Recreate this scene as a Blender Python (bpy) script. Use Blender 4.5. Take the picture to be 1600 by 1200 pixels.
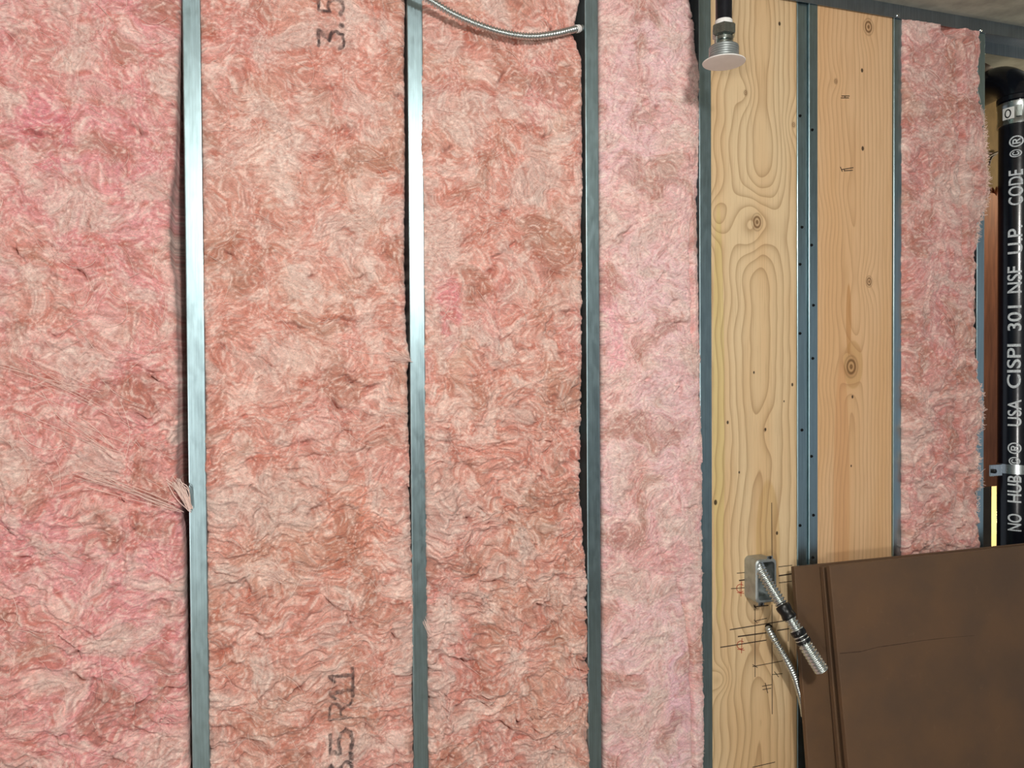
import bpy, bmesh, math, random
import numpy as np
from mathutils import Vector, Matrix

# ------------------------------------------------------------------ camera, light
for o in list(bpy.data.objects):
    bpy.data.objects.remove(o, do_unlink=True)
SC = bpy.context.scene
COL = SC.collection
F = 1200.0                                   # focal length in pixels of a 1600x1200 frame
CAM = Vector((0.0, -1.55, 1.62))
YAW, PITCH, ROLL = math.radians(17.9), math.radians(0.93), 0.0065
fw = Vector((math.sin(YAW) * math.cos(PITCH), math.cos(YAW) * math.cos(PITCH), -math.sin(PITCH)))
r0 = fw.cross(Vector((0, 0, 1))).normalized()
u0 = r0.cross(fw).normalized()
RT = (r0 * math.cos(ROLL) - u0 * math.sin(ROLL)).normalized()
UP = (u0 * math.cos(ROLL) + r0 * math.sin(ROLL)).normalized()
cd = bpy.data.cameras.new('camera')
cd.sensor_width = 36.0
cd.lens = F / 1600.0 * 36.0
cd.clip_start = 0.02
cam = bpy.data.objects.new('camera', cd)
COL.objects.link(cam)
m = Matrix((RT, UP, -fw)).transposed().to_4x4()
m.translation = CAM
cam.matrix_world = m
SC.camera = cam

world = bpy.data.worlds.new('world')
SC.world = world
world.use_nodes = True
bg = world.node_tree.nodes['Background']
bg.inputs[0].default_value = (0.80, 0.88, 1.0, 1)
bg.inputs[1].default_value = 0.38

def point_light(name, loc, power, radius, color):
    l = bpy.data.lights.new(name, 'POINT')
    l.energy = power
    l.shadow_soft_size = radius
    l.color = color
    o = bpy.data.objects.new(name, l)
    o.location = loc
    COL.objects.link(o)
    return o

point_light('work_lamp', (0.30, -2.05, 2.30), 104, 0.07, (1.0, 0.97, 0.93))
point_light('low_fill_light', (-1.5, -3.4, 1.0), 145, 0.16, (1.0, 0.97, 0.93))  # added fill light, unseen, to lift the lower part of the wall
point_light('back_room_lamp', (2.60, 0.62, 1.05), 9.0, 0.05, (1.0, 0.82, 0.52))
point_light('gap_fill_light', (2.62, 0.06, 2.30), 9.0, 0.04, (1.0, 0.84, 0.58))  # added warm fill, unseen, to brighten the red-brown panel and kraft sheet

SC.view_settings.view_transform = 'Standard'
SC.view_settings.look = 'None'
SC.view_settings.gamma = 1.0
SC.view_settings.use_curve_mapping = False
SC.view_settings.exposure = 0.0

# ------------------------------------------------------------------ helpers
def P(px, py, Y=0.0):
    """point on the plane y = Y (parallel to the wall) seen at a pixel of the photograph"""
    d = fw * F + RT * (px - 800.0) - UP * (py - 600.0)
    t = (Y - CAM.y) / d.y
    return CAM + d * t

def srgb(r, g, b):
    f = lambda c: c / 12.92 if c <= 0.04045 else ((c + 0.055) / 1.055) ** 2.4
    return (f(r / 255), f(g / 255), f(b / 255))

def tag(o, label=None, cat=None, group=None, kind=None):
    if label: o['label'] = label
    if cat: o['category'] = cat
    if group: o['group'] = group
    if kind: o['kind'] = kind
    return o

def empty(name, loc):
    o = bpy.data.objects.new(name, None)
    o.location = loc
    o.empty_display_size = 0.05
    COL.objects.link(o)
    return o

def link(name, me, mat, parent=None, base=None, smooth=False):
    """mesh given in world coordinates; parents carry only a translation"""
    base = Vector(base) if base is not None else (Vector(parent.location) if parent is not None else Vector((0, 0, 0)))
    if parent is not None and parent.parent is not None:
        base = Vector(parent.location) + Vector(parent.parent.location)
    me.transform(Matrix.Translation(-base))
    if smooth:
        me.polygons.foreach_set('use_smooth', [True] * len(me.polygons))
    me.materials.append(mat)
    o = bpy.data.objects.new(name, me)
    COL.objects.link(o)
    if parent is not None:
        o.parent = parent
    else:
        o.location = base
    return o

def from_bm(bm, name):
    bmesh.ops.recalc_face_normals(bm, faces=bm.faces)
    me = bpy.data.meshes.new(name)
    bm.to_mesh(me)
    bm.free()
    return me

def box_bm(bm, x0, x1, y0, y1, z0, z1, bevel=0.0):
    t = bmesh.new()
    bmesh.ops.create_cube(t, size=1.0)
    bmesh.ops.scale(t, vec=(x1 - x0, y1 - y0, z1 - z0), verts=t.verts)
    bmesh.ops.translate(t, vec=((x0 + x1) / 2, (y0 + y1) / 2, (z0 + z1) / 2), verts=t.verts)
    if bevel > 0:
        bmesh.ops.bevel(t, geom=list(t.edges), offset=bevel, segments=2, affect='EDGES', profile=0.5)
    tm = bpy.data.meshes.new('t')
    t.to_mesh(tm); t.free()
    bm.from_mesh(tm)
    bpy.data.meshes.remove(tm)

def box(name, x0, x1, y0, y1, z0, z1, mat, parent=None, bevel=0.0, base=None):
    bm = bmesh.new()
    box_bm(bm, x0, x1, y0, y1, z0, z1, bevel)
    if base is None and parent is None:
        base = ((x0 + x1) / 2, (y0 + y1) / 2, z0)
    return link(name, from_bm(bm, name), mat, parent, base)

def spline(pts, n):
    """Catmull-Rom through pts"""
    pts = [Vector(p) for p in pts]
    q = [pts[0] * 2 - pts[1]] + pts + [pts[-1] * 2 - pts[-2]]
    out = []
    for i in range(1, len(q) - 2):
        for k in range(n):
            t = k / n
            a, b, c, d = q[i - 1], q[i], q[i + 1], q[i + 2]
            out.append(0.5 * ((2 * b) + (c - a) * t + (2 * a - 5 * b + 4 * c - d) * t * t + (3 * b - a - 3 * c + d) * t ** 3))
    out.append(pts[-1])
    return out

def resample(path, step):
    out = [path[0]]
    acc = 0.0
    for a, b in zip(path, path[1:]):
        L = (b - a).length
        if L < 1e-9: continue
        t = step - acc
        while t <= L:
            out.append(a.lerp(b, t / L))
            t += step
        acc = L - (t - step)
    return out

def tube_into(bm, path, rad, seg=10, caps=True):
    """rad: number or function of arc length"""
    n = len(path)
    up = Vector((0, 0, 1))
    rings = []
    s = 0.0
    prev = None
    for i, p in enumerate(path):
        if i: s += (p - path[i - 1]).length
        tg = (path[min(i + 1, n - 1)] - path[max(i - 1, 0)]).normalized()
        if prev is None:
            a = tg.cross(up)
            if a.length < 1e-3: a = tg.cross(Vector((1, 0, 0)))
        else:
            a = prev - tg * prev.dot(tg)
        a.normalize(); prev = a
        b = tg.cross(a)
        r = rad(s) if callable(rad) else rad
        rings.append([bm.verts.new(p + (a * math.cos(2 * math.pi * k / seg) + b * math.sin(2 * math.pi * k / seg)) * r) for k in range(seg)])
    for r1, r2 in zip(rings, rings[1:]):
        for k in range(seg):
            bm.faces.new((r1[k], r1[(k + 1) % seg], r2[(k + 1) % seg], r2[k]))
    if caps:
        bm.faces.new(rings[0][::-1]); bm.faces.new(rings[-1])

def tube(name, path, rad, mat, parent=None, seg=10, base=None):
    bm = bmesh.new()
    tube_into(bm, path, rad, seg)
    return link(name, from_bm(bm, name), mat, parent, base, smooth=True)

def lathe(name, c, prof, mat, parent=None, seg=32, base=None, smooth=True, axis='z'):
    """prof: list of (radius, height) about a vertical axis through c"""
    bm = bmesh.new()
    rings = []
    for r, h in prof:
        row = []
        for k in range(seg):
            a = 2 * math.pi * k / seg
            if axis == 'z': v = Vector((r * math.cos(a), r * math.sin(a), h))
            elif axis == 'x': v = Vector((h, r * math.cos(a), r * math.sin(a)))
            else: v = Vector((r * math.cos(a), h, r * math.sin(a)))
            row.append(bm.verts.new(Vector(c) + v))
        rings.append(row)
    for a, b in zip(rings, rings[1:]):
        for k in range(seg):
            bm.faces.new((a[k], a[(k + 1) % seg], b[(k + 1) % seg], b[k]))
    bm.faces.new(rings[0][::-1]); bm.faces.new(rings[-1])
    me = from_bm(bm, name)
    o = link(name, me, mat, parent, base, smooth)
    if smooth:
        sharp = me.attributes.new('sharp_edge', 'BOOLEAN', 'EDGE')
        bm = bmesh.new(); bm.from_mesh(me)
        sharp = [(not e.is_manifold) or (len(e.link_faces) == 2 and e.calc_face_angle(0) > 0.6) for e in bm.edges]
        bm.free()
        me.attributes['sharp_edge'].data.foreach_set('value', sharp)
    return o

# ------------------------------------------------------------------ node helper
class NT:
    def __init__(self, name):
        self.m = bpy.data.materials.new(name)
        self.m.use_nodes = True
        self.t = self.m.node_tree
        self.b = self.t.nodes['Principled BSDF']
    def _set(self, sock, v):
        if hasattr(v, 'is_output'): self.t.links.new(v, sock)
        elif v is not None:
            if isinstance(v, tuple) and len(v) == 3 and sock.type == 'RGBA': v = (*v, 1)
            sock.default_value = v
    def math(self, op, a, b=None, c=None, clamp=False):
        n = self.t.nodes.new('ShaderNodeMath'); n.operation = op; n.use_clamp = clamp
        self._set(n.inputs[0], a)
        if b is not None: self._set(n.inputs[1], b)
        if c is not None: self._set(n.inputs[2], c)
        return n.outputs[0]
    def add(self, a, b): return self.math('ADD', a, b)
    def sub(self, a, b): return self.math('SUBTRACT', a, b)
    def mul(self, a, b): return self.math('MULTIPLY', a, b)
    def obj(self):
        n = self.t.nodes.new('ShaderNodeTexCoord'); return n.outputs['Object']
    def xyz(self, v):
        n = self.t.nodes.new('ShaderNodeSeparateXYZ'); self._set(n.inputs[0], v); return n.outputs
    def mapping(self, v, scale=(1, 1, 1), loc=(0, 0, 0)):
        n = self.t.nodes.new('ShaderNodeMapping'); self._set(n.inputs[0], v)
        n.inputs['Scale'].default_value = scale; n.inputs['Location'].default_value = loc
        return n.outputs[0]
    def noise(self, v, scale=5.0, detail=3.0, rough=0.55, dist=0.0):
        n = self.t.nodes.new('ShaderNodeTexNoise'); self._set(n.inputs['Vector'], v)
        n.inputs['Scale'].default_value = scale; n.inputs['Detail'].default_value = detail
        n.inputs['Roughness'].default_value = rough; n.inputs['Distortion'].default_value = dist
        return n.outputs[0]
    def range(self, v, a, b, c=0.0, d=1.0, smooth=True):
        n = self.t.nodes.new('ShaderNodeMapRange'); n.interpolation_type = 'SMOOTHSTEP' if smooth else 'LINEAR'
        self._set(n.inputs[0], v)
        for i, x in enumerate((a, b, c, d)): n.inputs[i + 1].default_value = x
        return n.outputs[0]
    def mix(self, f, a, b, mode='MIX'):
        n = self.t.nodes.new('ShaderNodeMix'); n.data_type = 'RGBA'; n.blend_type = mode
        self._set(n.inputs[0], f); self._set(n.inputs[6], a); self._set(n.inputs[7], b)
        return n.outputs[2]
    def bump(self, h, strength=0.3, dist=0.002):
        n = self.t.nodes.new('ShaderNodeBump'); self._set(n.inputs['Height'], h)
        n.inputs['Strength'].default_value = strength; n.inputs['Distance'].default_value = dist
        self.t.links.new(n.outputs[0], self.b.inputs['Normal'])
    def attr(self, name):
        n = self.t.nodes.new('ShaderNodeAttribute'); n.attribute_name = name; return n.outputs
    def out(self, color=None, rough=None, metal=None, spec=None):
        if color is not None: self._set(self.b.inputs['Base Color'], color)
        if rough is not None: self._set(self.b.inputs['Roughness'], rough)
        if metal is not None: self._set(self.b.inputs['Metallic'], metal)
        if spec is not None: self._set(self.b.inputs['Specular IOR Level'], spec)
        return self.m

def simple(name, rgb, rough=0.6, metal=0.0, var=0.12, scale=40.0, stretch=(1, 1, 1), bump=0.0, spec=0.4):
    t = NT(name)
    v = t.mapping(t.obj(), stretch)
    n = t.noise(v, scale, 4)
    c = srgb(*rgb)
    col = t.mix(t.range(n, 0.3, 0.7), tuple(x * (1 - var) for x in c), tuple(min(1, x * (1 + var)) for x in c))
    if bump: t.bump(n, bump, 0.001)
    return t.out(col, rough, metal, spec)

def steel(name, rgb, rough, var=0.10):
    t = NT(name)
    o = t.obj()
    n1 = t.noise(t.mapping(o, (260, 260, 6)), 1.0, 3)
    n2 = t.noise(t.mapping(o, (90, 90, 34)), 1.0, 4, 0.7)
    n = t.add(t.mul(n1, 0.7), t.mul(n2, 0.3))
    c = srgb(*rgb)
    col = t.mix(t.range(n, 0.35, 0.65), tuple(x * (1 - var) for x in c), tuple(min(1, x * (1 + var)) for x in c))
    r = t.range(n2, 0.25, 0.75, rough - 0.04, rough + 0.05)
    t.bump(n, 0.10, 0.0004)
    return t.out(col, r, 1.0)

M = {}
M['stud'] = steel('galvanised_steel', (164, 188, 194), 0.35)
M['track'] = steel('track_steel', (150, 160, 168), 0.42)
M['bright_steel'] = steel('bright_steel', (200, 206, 206), 0.24)
M['cable_steel'] = steel('cable_steel', (168, 176, 172), 0.26)
M['box_steel'] = simple('box_steel', (168, 174, 174), 0.42, 0.75, 0.12, 60)
M['conduit'] = simple('conduit_steel', (196, 202, 200), 0.27, 0.92, 0.06, 40)
M['dark_screw'] = simple('dark_screw', (28, 28, 30), 0.4, 0.6)
M['black_iron'] = simple('black_iron', (13, 16, 24), 0.20, 0.0, 0.3, 90, bump=0.12, spec=0.6)
M['black_tape'] = simple('black_tape', (14, 14, 15), 0.38)
M['white_plate'] = simple('white_plate', (246, 244, 240), 0.5, var=0.02)
M['white_print'] = simple('white_print', (196, 202, 205), 0.7, var=0.25, scale=300)
M['thread_tape'] = simple('thread_tape', (226, 226, 222), 0.6, var=0.05)
M['ceiling'] = simple('ceiling_grey', (160, 160, 148), 0.9, var=0.22, scale=14, bump=0.3)
M['floor'] = simple('concrete_floor', (128, 122, 114), 0.85, var=0.15, scale=9, bump=0.2)
M['room_wall'] = simple('room_wall', (120, 124, 126), 0.9, var=0.06, scale=3)
M['drywall'] = simple('backing_board', (120, 92, 84), 0.95, var=0.1, scale=20)
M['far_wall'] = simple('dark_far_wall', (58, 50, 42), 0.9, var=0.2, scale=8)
M['kraft'] = simple('kraft_board', (140, 116, 78), 0.8, var=0.16, scale=26, stretch=(1, 1, 0.5), bump=0.2)
M['red_panel'] = simple('red_brown_panel', (158, 98, 66), 0.6, var=0.22, scale=30, stretch=(3, 3, 0.3), bump=0.15)
M['cream_post'] = simple('cream_post', (240, 218, 160), 0.7, var=0.05, scale=20)
M['brown_pipe'] = simple('brown_pipe', (70, 54, 40), 0.45, var=0.2, scale=30)
M['copper'] = simple('copper_foil', (190, 140, 110), 0.3, 0.9, var=0.3, scale=80)
M['pencil'] = simple('pencil_line', (52, 38, 30), 0.8, var=0.3, scale=300)
M['red_pencil'] = simple('red_pencil', (176, 62, 40), 0.8, var=0.25, scale=300)
M['scuff'] = simple('scuff_line', (66, 47, 35), 0.8, var=0.35, scale=60)

def brown_sheet_mat():
    t = NT('brown_sheet')
    o = t.obj()
    n1 = t.noise(o, 6, 4)
    n2 = t.noise(t.mapping(o, (420, 420, 420)), 1.0, 2, 0.7)
    n3 = t.noise(t.mapping(o, (45, 45, 45)), 1.0, 4, 0.6)
    a, b = srgb(104, 78, 56), srgb(90, 70, 54)
    col = t.mix(t.range(n1, 0.3, 0.7), a, b)
    col = t.mix(t.range(n3, 0.62, 0.85, 0, 0.35), col, srgb(132, 104, 80))
    t.bump(t.add(n2, n3), 0.25, 0.0006)
    return t.out(col, 0.62, 0.0, 0.35)
M['sheet'] = brown_sheet_mat()
M['sheet_edge'] = simple('sheet_edge', (132, 100, 74), 0.8, var=0.15, scale=120)

# ------------------------------------------------------------------ wood
def wood_mat(name, w, light, dark, heart, knots, dots, centre, lines, seed, streak, patches=()):
    """grain drawn by rings around a wandering heart line and around knots; coordinates local to the plank"""
    t = NT(name)
    o = t.obj()
    x, y, z = t.xyz(o)
    u = t.mul(x, 1.0 / w)
    wander = t.noise(t.mapping(o, (2.0, 1, 2.6), (seed, 0, seed)), 1.0, 2, 0.5)
    wander2 = t.noise(t.mapping(o, (9.0, 1, 6.0), (seed + 3, 0, seed)), 1.0, 2, 0.5)
    du = t.sub(u, t.add(centre - 0.14, t.mul(wander, 0.28)))
    base = t.math('SQRT', t.add(t.mul(du, du), 0.0040))
    Fv = t.mul(base, lines)
    Fv = t.add(Fv, t.mul(wander, 3.4))
    Fv = t.add(Fv, t.mul(wander2, 1.1))
    core = None
    for (kx, kz, amp, sx, sz, rc) in knots:
        dx, dz = t.sub(x, kx), t.sub(z, kz)
        q = t.add(t.mul(t.mul(dx, dx), 1 / sx ** 2), t.mul(t.mul(dz, dz), 1 / sz ** 2))
        g = t.math('EXPONENT', t.mul(q, -1.0))
        Fv = t.add(Fv, t.mul(g, amp))
        if rc > 0:
            rr = t.math('SQRT', t.add(t.mul(dx, dx), t.mul(t.mul(dz, dz), 0.55)))
            c = t.range(rr, rc * 0.75, rc * 1.15, 1.0, 0.0)
            ring = t.mul(t.add(t.math('SINE', t.mul(rr, 6.283 * 2.2 / rc)), 1.3), 0.42)
            c = t.mul(c, ring)
            core = c if core is None else t.math('MAXIMUM', core, c)
    v = t.math('FRACT', Fv)
    late = t.math('POWER', v, 3.2)
    late = t.mul(late, t.range(v, 0.94, 1.0, 1.0, 0.0))
    fine = t.noise(t.mapping(o, (330, 1, 7)), 1.0, 3, 0.6)
    broad = t.noise(t.mapping(o, (9, 1, 1.4), (0, 0, seed)), 1.0, 2)
    col = t.mix(t.range(broad, 0.36, 0.66), srgb(*light), srgb(*heart))
    for (kx, kz, sx, sz, rgb, amt) in patches:
        dx, dz = t.sub(x, kx), t.sub(z, kz)
        q = t.add(t.mul(t.mul(dx, dx), 1 / sx ** 2), t.mul(t.mul(dz, dz), 1 / sz ** 2))
        col = t.mix(t.range(q, 0.85, 1.1, amt, 0.0), col, srgb(*rgb))
    col = t.mix(t.mul(late, streak), col, srgb(*dark))
    col = t.mix(t.range(fine, 0.48, 0.75, 0.0, 0.30), col, srgb(*dark))
    if core is not None:
        col = t.mix(t.mul(core, 0.9), col, srgb(104, 68, 34))
    for (kx, kz, rd) in dots:
        dx, dz = t.sub(x, kx), t.sub(z, kz)
        rr = t.math('SQRT', t.add(t.mul(dx, dx), t.mul(t.mul(dz, dz), 0.45)))
        col = t.mix(t.range(rr, rd * 0.7, rd * 1.2, 0.92, 0.0), col, srgb(44, 28, 18))
    t.bump(t.add(late, fine), 0.10, 0.0006)
    return t.out(col, 0.55, 0.0, 0.35)

# ------------------------------------------------------------------ layout
def X(px, py=600, Y=0.0): return P(px, py, Y).x
TRACK_Z = P(1400, 29, 0).z
CEIL = TRACK_Z + 0.034
FL = 0.032          # flange width
DEPTH = 0.092       # stud depth
def stud_span(pxl, pxr):
    c = (X(pxl) + X(pxr)) / 2
    return c - FL / 2, c + FL / 2
S1 = stud_span(291, 322)
S2 = stud_span(641, 665)
S3 = stud_span(916, 938)
S4 = (X(1112.5) - FL, X(1112.5))
S5A = (X(1248), X(1248) + 0.029)
S5B = (S5A[1] + 0.001, S5A[1] + 0.001 + 0.026)
S6 = (X(1396), X(1396) + 0.026)
S7 = (X(1526), X(1526) + 0.026)
S0 = (S1[0] - 0.406, S1[1] - 0.406)

# ------------------------------------------------------------------ the setting
def structure(o): o['kind'] = 'structure'; return o
FY = P(1560, 500, 1.6)
structure(box('floor', -3.0, 4.2, -5.0, 2.0, -0.05, 0.0, M['floor']))
structure(box('ceiling', -3.0, 4.2, -5.0, 2.0, CEIL, CEIL + 0.05, M['ceiling']))
structure(box('wall_back', -1.2, S7[0] + 0.004, DEPTH + 0.006, DEPTH + 0.018, 0.0, CEIL - 0.001, M['drywall']))
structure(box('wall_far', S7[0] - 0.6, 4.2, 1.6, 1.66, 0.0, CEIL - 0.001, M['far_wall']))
structure(box('wall_rear', -3.0, 4.2, -5.06, -5.0, 0.0, CEIL - 0.001, M['room_wall']))
structure(box('wall_left', -3.06, -3.0, -5.0, 2.0, 0.0, CEIL - 0.001, M['room_wall']))

# ------------------------------------------------------------------ studs
def stud_mesh(x0, x1, yf, depth, z0, z1, lip=0.007, th=0.0012, rad=0.0022):
    """cold formed C section, web on the left, open to the right"""
    prof = []
    def arc(cx, cy, r, a0, a1, n=4):
        return [(cx + r * math.cos(math.radians(a0 + (a1 - a0) * i / n)), cy + r * math.sin(math.radians(a0 + (a1 - a0) * i / n))) for i in range(n + 1)]
    yb = yf + depth
    outer = [(x1, yf + lip)] + arc(x1 - rad, yf + rad, rad, 0, -90) + arc(x0 + rad, yf + rad, rad, 270, 180) \
        + arc(x0 + rad, yb - rad, rad, 180, 90) + arc(x1 - rad, yb - rad, rad, 90, 0) + [(x1, yb - lip)]
    ri = rad - th
    inner = [(x1 - th, yf + lip)] + arc(x1 - rad, yf + rad, ri, 0, -90) + arc(x0 + rad, yf + rad, ri, 270, 180) \
        + arc(x0 + rad, yb - rad, ri, 180, 90) + arc(x1 - rad, yb - rad, ri, 90, 0) + [(x1 - th, yb - lip)]
    loop = outer + inner[::-1]
    zs = [z0, z1]
    bm = bmesh.new()
    rings = [[bm.verts.new((x, y, z)) for x, y in loop] for z in zs]
    n = len(loop)
    for a, b in zip(rings, rings[1:]):
        for k in range(n):
            bm.faces.new((a[k], a[(k + 1) % n], b[(k + 1) % n], b[k]))
    no = len(outer)
    for row in (rings[0], rings[-1]):
        for k in range(no - 1):
            bm.faces.new((row[k], row[k + 1], row[n - 2 - k], row[n - 1 - k]))
    return from_bm(bm, 'metal_stud')

STUDS = [
    (S1, 0.0, 'wide galvanised steel stud with a long bright shine, nearest the left edge', 'stud'),
    (S2, 0.0, 'shiny galvanised steel stud between the R11-printed batt and the cable-crossed batt', 'stud'),
    (S3, 0.0, 'galvanised steel stud where the armoured cable at the top ends', 'stud'),
    (S4, 0.0, 'dark steel stud between pink batt and knotty plank, behind the sprinkler', 'stud'),
    (S5A, 0.005, 'screwed blue-grey steel stud along the right edge of the heart-grained plank', 'stud'),
    (S5B, 0.0, 'screwed dark steel stud along the left edge of the straight-grained plank', 'stud'),
    (S6, 0.0, 'dark steel stud between straight-grained plank and the farthest pink batt', 'stud'),
    (S7, 0.0, 'steel stud beside the black pipe, closing the farthest pink batt', 'stud'),
]
stud_objs = []
for (x0, x1), yf, lab, cat in STUDS:
    e = empty('metal_stud', ((x0 + x1) / 2, DEPTH / 2, 0.002))
    tag(e, lab, cat, 'steel wall studs')
    link('profile', stud_mesh(x0, x1, yf, DEPTH - yf, 0.003, CEIL - 0.004), M['stud'], e)
    stud_objs.append(e)

def screw(parent, px, py, yf, r=0.0032):
    p = P(px, py, yf)
    bm = bmesh.new()
    t = bmesh.ops.create_cone(bm, segments=8, radius1=r * 1.25, radius2=r * 0.8, depth=0.003, cap_ends=True,
                              matrix=Matrix.Translation((p.x, yf - 0.0013, p.z)) @ Matrix.Rotation(math.pi / 2, 4, 'X'))
    return link('screw', from_bm(bm, 'screw'), M['dark_screw'], parent)
for px, py in ((1250, 181), (1253, 355), (1250, 413), (1250, 521), (1253, 672), (1250, 821)):
    screw(stud_objs[4], px, py, 0.005)
for px, py in ((1269, 203), (1268, 383), (1271, 477), (1270, 560), (1268, 713), (1271, 805), (1270, 871)):
    screw(stud_objs[5], px, py, 0.0)

# top track
tr = empty('ceiling_track', (1.2, DEPTH / 2, TRACK_Z))
tag(tr, 'dark steel channel track fixed along the grey ceiling above the studs', 'track')
bm = bmesh.new()
box_bm(bm, -1.2, 3.6, -0.0032, -0.0017, TRACK_Z, CEIL - 0.0003)
box_bm(bm, -1.2, 3.6, -0.0017, DEPTH + 0.003, CEIL - 0.0018, CEIL - 0.0003)
box_bm(bm, -1.2, 3.6, DEPTH + 0.003, DEPTH + 0.0045, TRACK_Z, CEIL - 0.0003)
link('channel', from_bm(bm, 'channel'), M['track'], tr)
for px, py in ((1403, 24), (1533, 47)):
    p = P(px, py, -0.004)
    lathe('screw', (p.x, -0.0032, p.z), [(0.0042, 0), (0.0042, -0.001), (0.0028, -0.0026)], M['bright_steel'], tr, 10, axis='y')

# ------------------------------------------------------------------ insulation
_rng = np.random.RandomState(11)
_perm = np.concatenate([_rng.permutation(512)] * 2)
_grad = np.stack([np.cos(np.linspace(0, 2 * np.pi, 512, endpoint=False)), np.sin(np.linspace(0, 2 * np.pi, 512, endpoint=False))], 1)
def perlin(x, y, seed=0):
    x = x + seed * 17.31; y = y + seed * 5.77
    xi = np.floor(x).astype(int); yi = np.floor(y).astype(int)
    xf = x - xi; yf = y - yi
    u = xf ** 3 * (xf * (xf * 6 - 15) + 10); v = yf ** 3 * (yf * (yf * 6 - 15) + 10)
    def g(ix, iy, dx, dy):
        k = _perm[(_perm[(ix + seed * 7) & 511] + iy) & 511]
        return _grad[k, 0] * dx + _grad[k, 1] * dy
    a = g(xi, yi, xf, yf); b = g(xi + 1, yi, xf - 1, yf)
    c = g(xi, yi + 1, xf, yf - 1); d = g(xi + 1, yi + 1, xf - 1, yf - 1)
    return ((a * (1 - u) + b * u) * (1 - v) + (c * (1 - u) + d * u) * v) * 1.5
def fbm(x, y, seed=0, octv=4, gain=0.5):
    s = 0; a = 1.0; f = 1.0
    for i in range(octv):
        s = s + a * perlin(x * f, y * f, seed + i * 3); a *= gain; f *= 2.03
    return s
def sstep(a, b, x):
    t = np.clip((x - a) / (b - a), 0, 1); return t * t * (3 - 2 * t)

def lic(src, th, L, step=1.0):
    """smear src along the direction field th (radians), indices (row = z, col = x)"""
    H, W = src.shape
    acc = src.copy()
    c0, s0 = np.cos(th), np.sin(th)
    jj, ii = np.meshgrid(np.arange(W, dtype=float), np.arange(H, dtype=float))
    for sg in (1, -1):
        x, y = jj.copy(), ii.copy()
        for k in range(L):
            xi = np.clip(np.rint(x).astype(int), 0, W - 1); yi = np.clip(np.rint(y).astype(int), 0, H - 1)
            x += sg * step * c0[yi, xi]; y += sg * step * s0[yi, xi]
            xi = np.clip(np.rint(x).astype(int), 0, W - 1); yi = np.clip(np.rint(y).astype(int), 0, H - 1)
            acc += src[yi, xi]
    acc -= acc.mean()
    return acc / (acc.std() + 1e-9)

def blur(a, n=1):
    for _ in range(n):
        a = (np.roll(a, 1, 0) + np.roll(a, -1, 0) + 2 * a) / 4
        a = (np.roll(a, 1, 1) + np.roll(a, -1, 1) + 2 * a) / 4
    return a

SALMON = np.array(srgb(216, 156, 142)); PINK = np.array(srgb(222, 154, 156)); CREAM = np.array(srgb(248, 224, 212))
RUST = np.array(srgb(180, 94, 72)); TAN = np.array(srgb(210, 162, 144)); MAGENTA = np.array(srgb(216, 122, 138)); PALE = np.array(srgb(232, 190, 184))
GREY = np.array(srgb(214, 190, 180)); BROWN = np.array(srgb(160, 110, 88))

def insul_mat():
    t = NT('fibreglass_wool')
    c = t.attr('tint')[0]
    o = t.obj()
    n = t.noise(t.mapping(o, (420, 420, 520)), 1.0, 3, 0.7)
    n2 = t.noise(t.mapping(o, (230, 230, 300)), 1.0, 4, 0.75, 0.8)
    k = t.range(n2, 0.3, 0.7, 0.74, 1.24, False)
    cc = t.t.nodes.new('ShaderNodeCombineColor')
    for i in range(3): t._set(cc.inputs[i], k)
    col = t.mix(1.0, c, cc.outputs[0], 'MULTIPLY')
    t.bump(t.add(t.mul(n, 0.4), n2), 0.55, 0.0022)
    t.b.inputs['Sheen Weight'].default_value = 0.25
    t.b.inputs['Sheen Roughness'].default_value = 0.6
    t.b.inputs['Sheen Tint'].default_value = (1.0, 0.85, 0.82, 1)
    return t.out(col, 1.0, 0.0, 0.05)
M['wool'] = insul_mat()
M['wisp'] = simple('pale_glass_fibre', (250, 222, 212), 0.8, var=0.06, scale=60, spec=0.1)

GLYPH = {   # letter strokes in a 0..1 box, x along the reading direction, y up
    '3': [[(0.05, 1), (0.95, 1), (0.5, 0.6), (0.8, 0.52), (0.97, 0.33), (0.85, 0.08), (0.5, 0), (0.15, 0.05), (0.02, 0.2)]],
    '5': [[(0.92, 1), (0.15, 1), (0.1, 0.56), (0.5, 0.64), (0.88, 0.5), (0.95, 0.3), (0.8, 0.06), (0.45, 0), (0.05, 0.12)]],
    '.': [[(0.3, 0.02), (0.7, 0.02), (0.7, 0.1), (0.3, 0.1), (0.3, 0.02)]],
    'R': [[(0.08, 0), (0.08, 1), (0.6, 1), (0.9, 0.86), (0.9, 0.66), (0.6, 0.5), (0.08, 0.5)], [(0.5, 0.5), (0.95, 0)]],
    '1': [[(0.15, 0.78), (0.5, 1), (0.5, 0)], [(0.1, 0), (0.9, 0)]],
}
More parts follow.
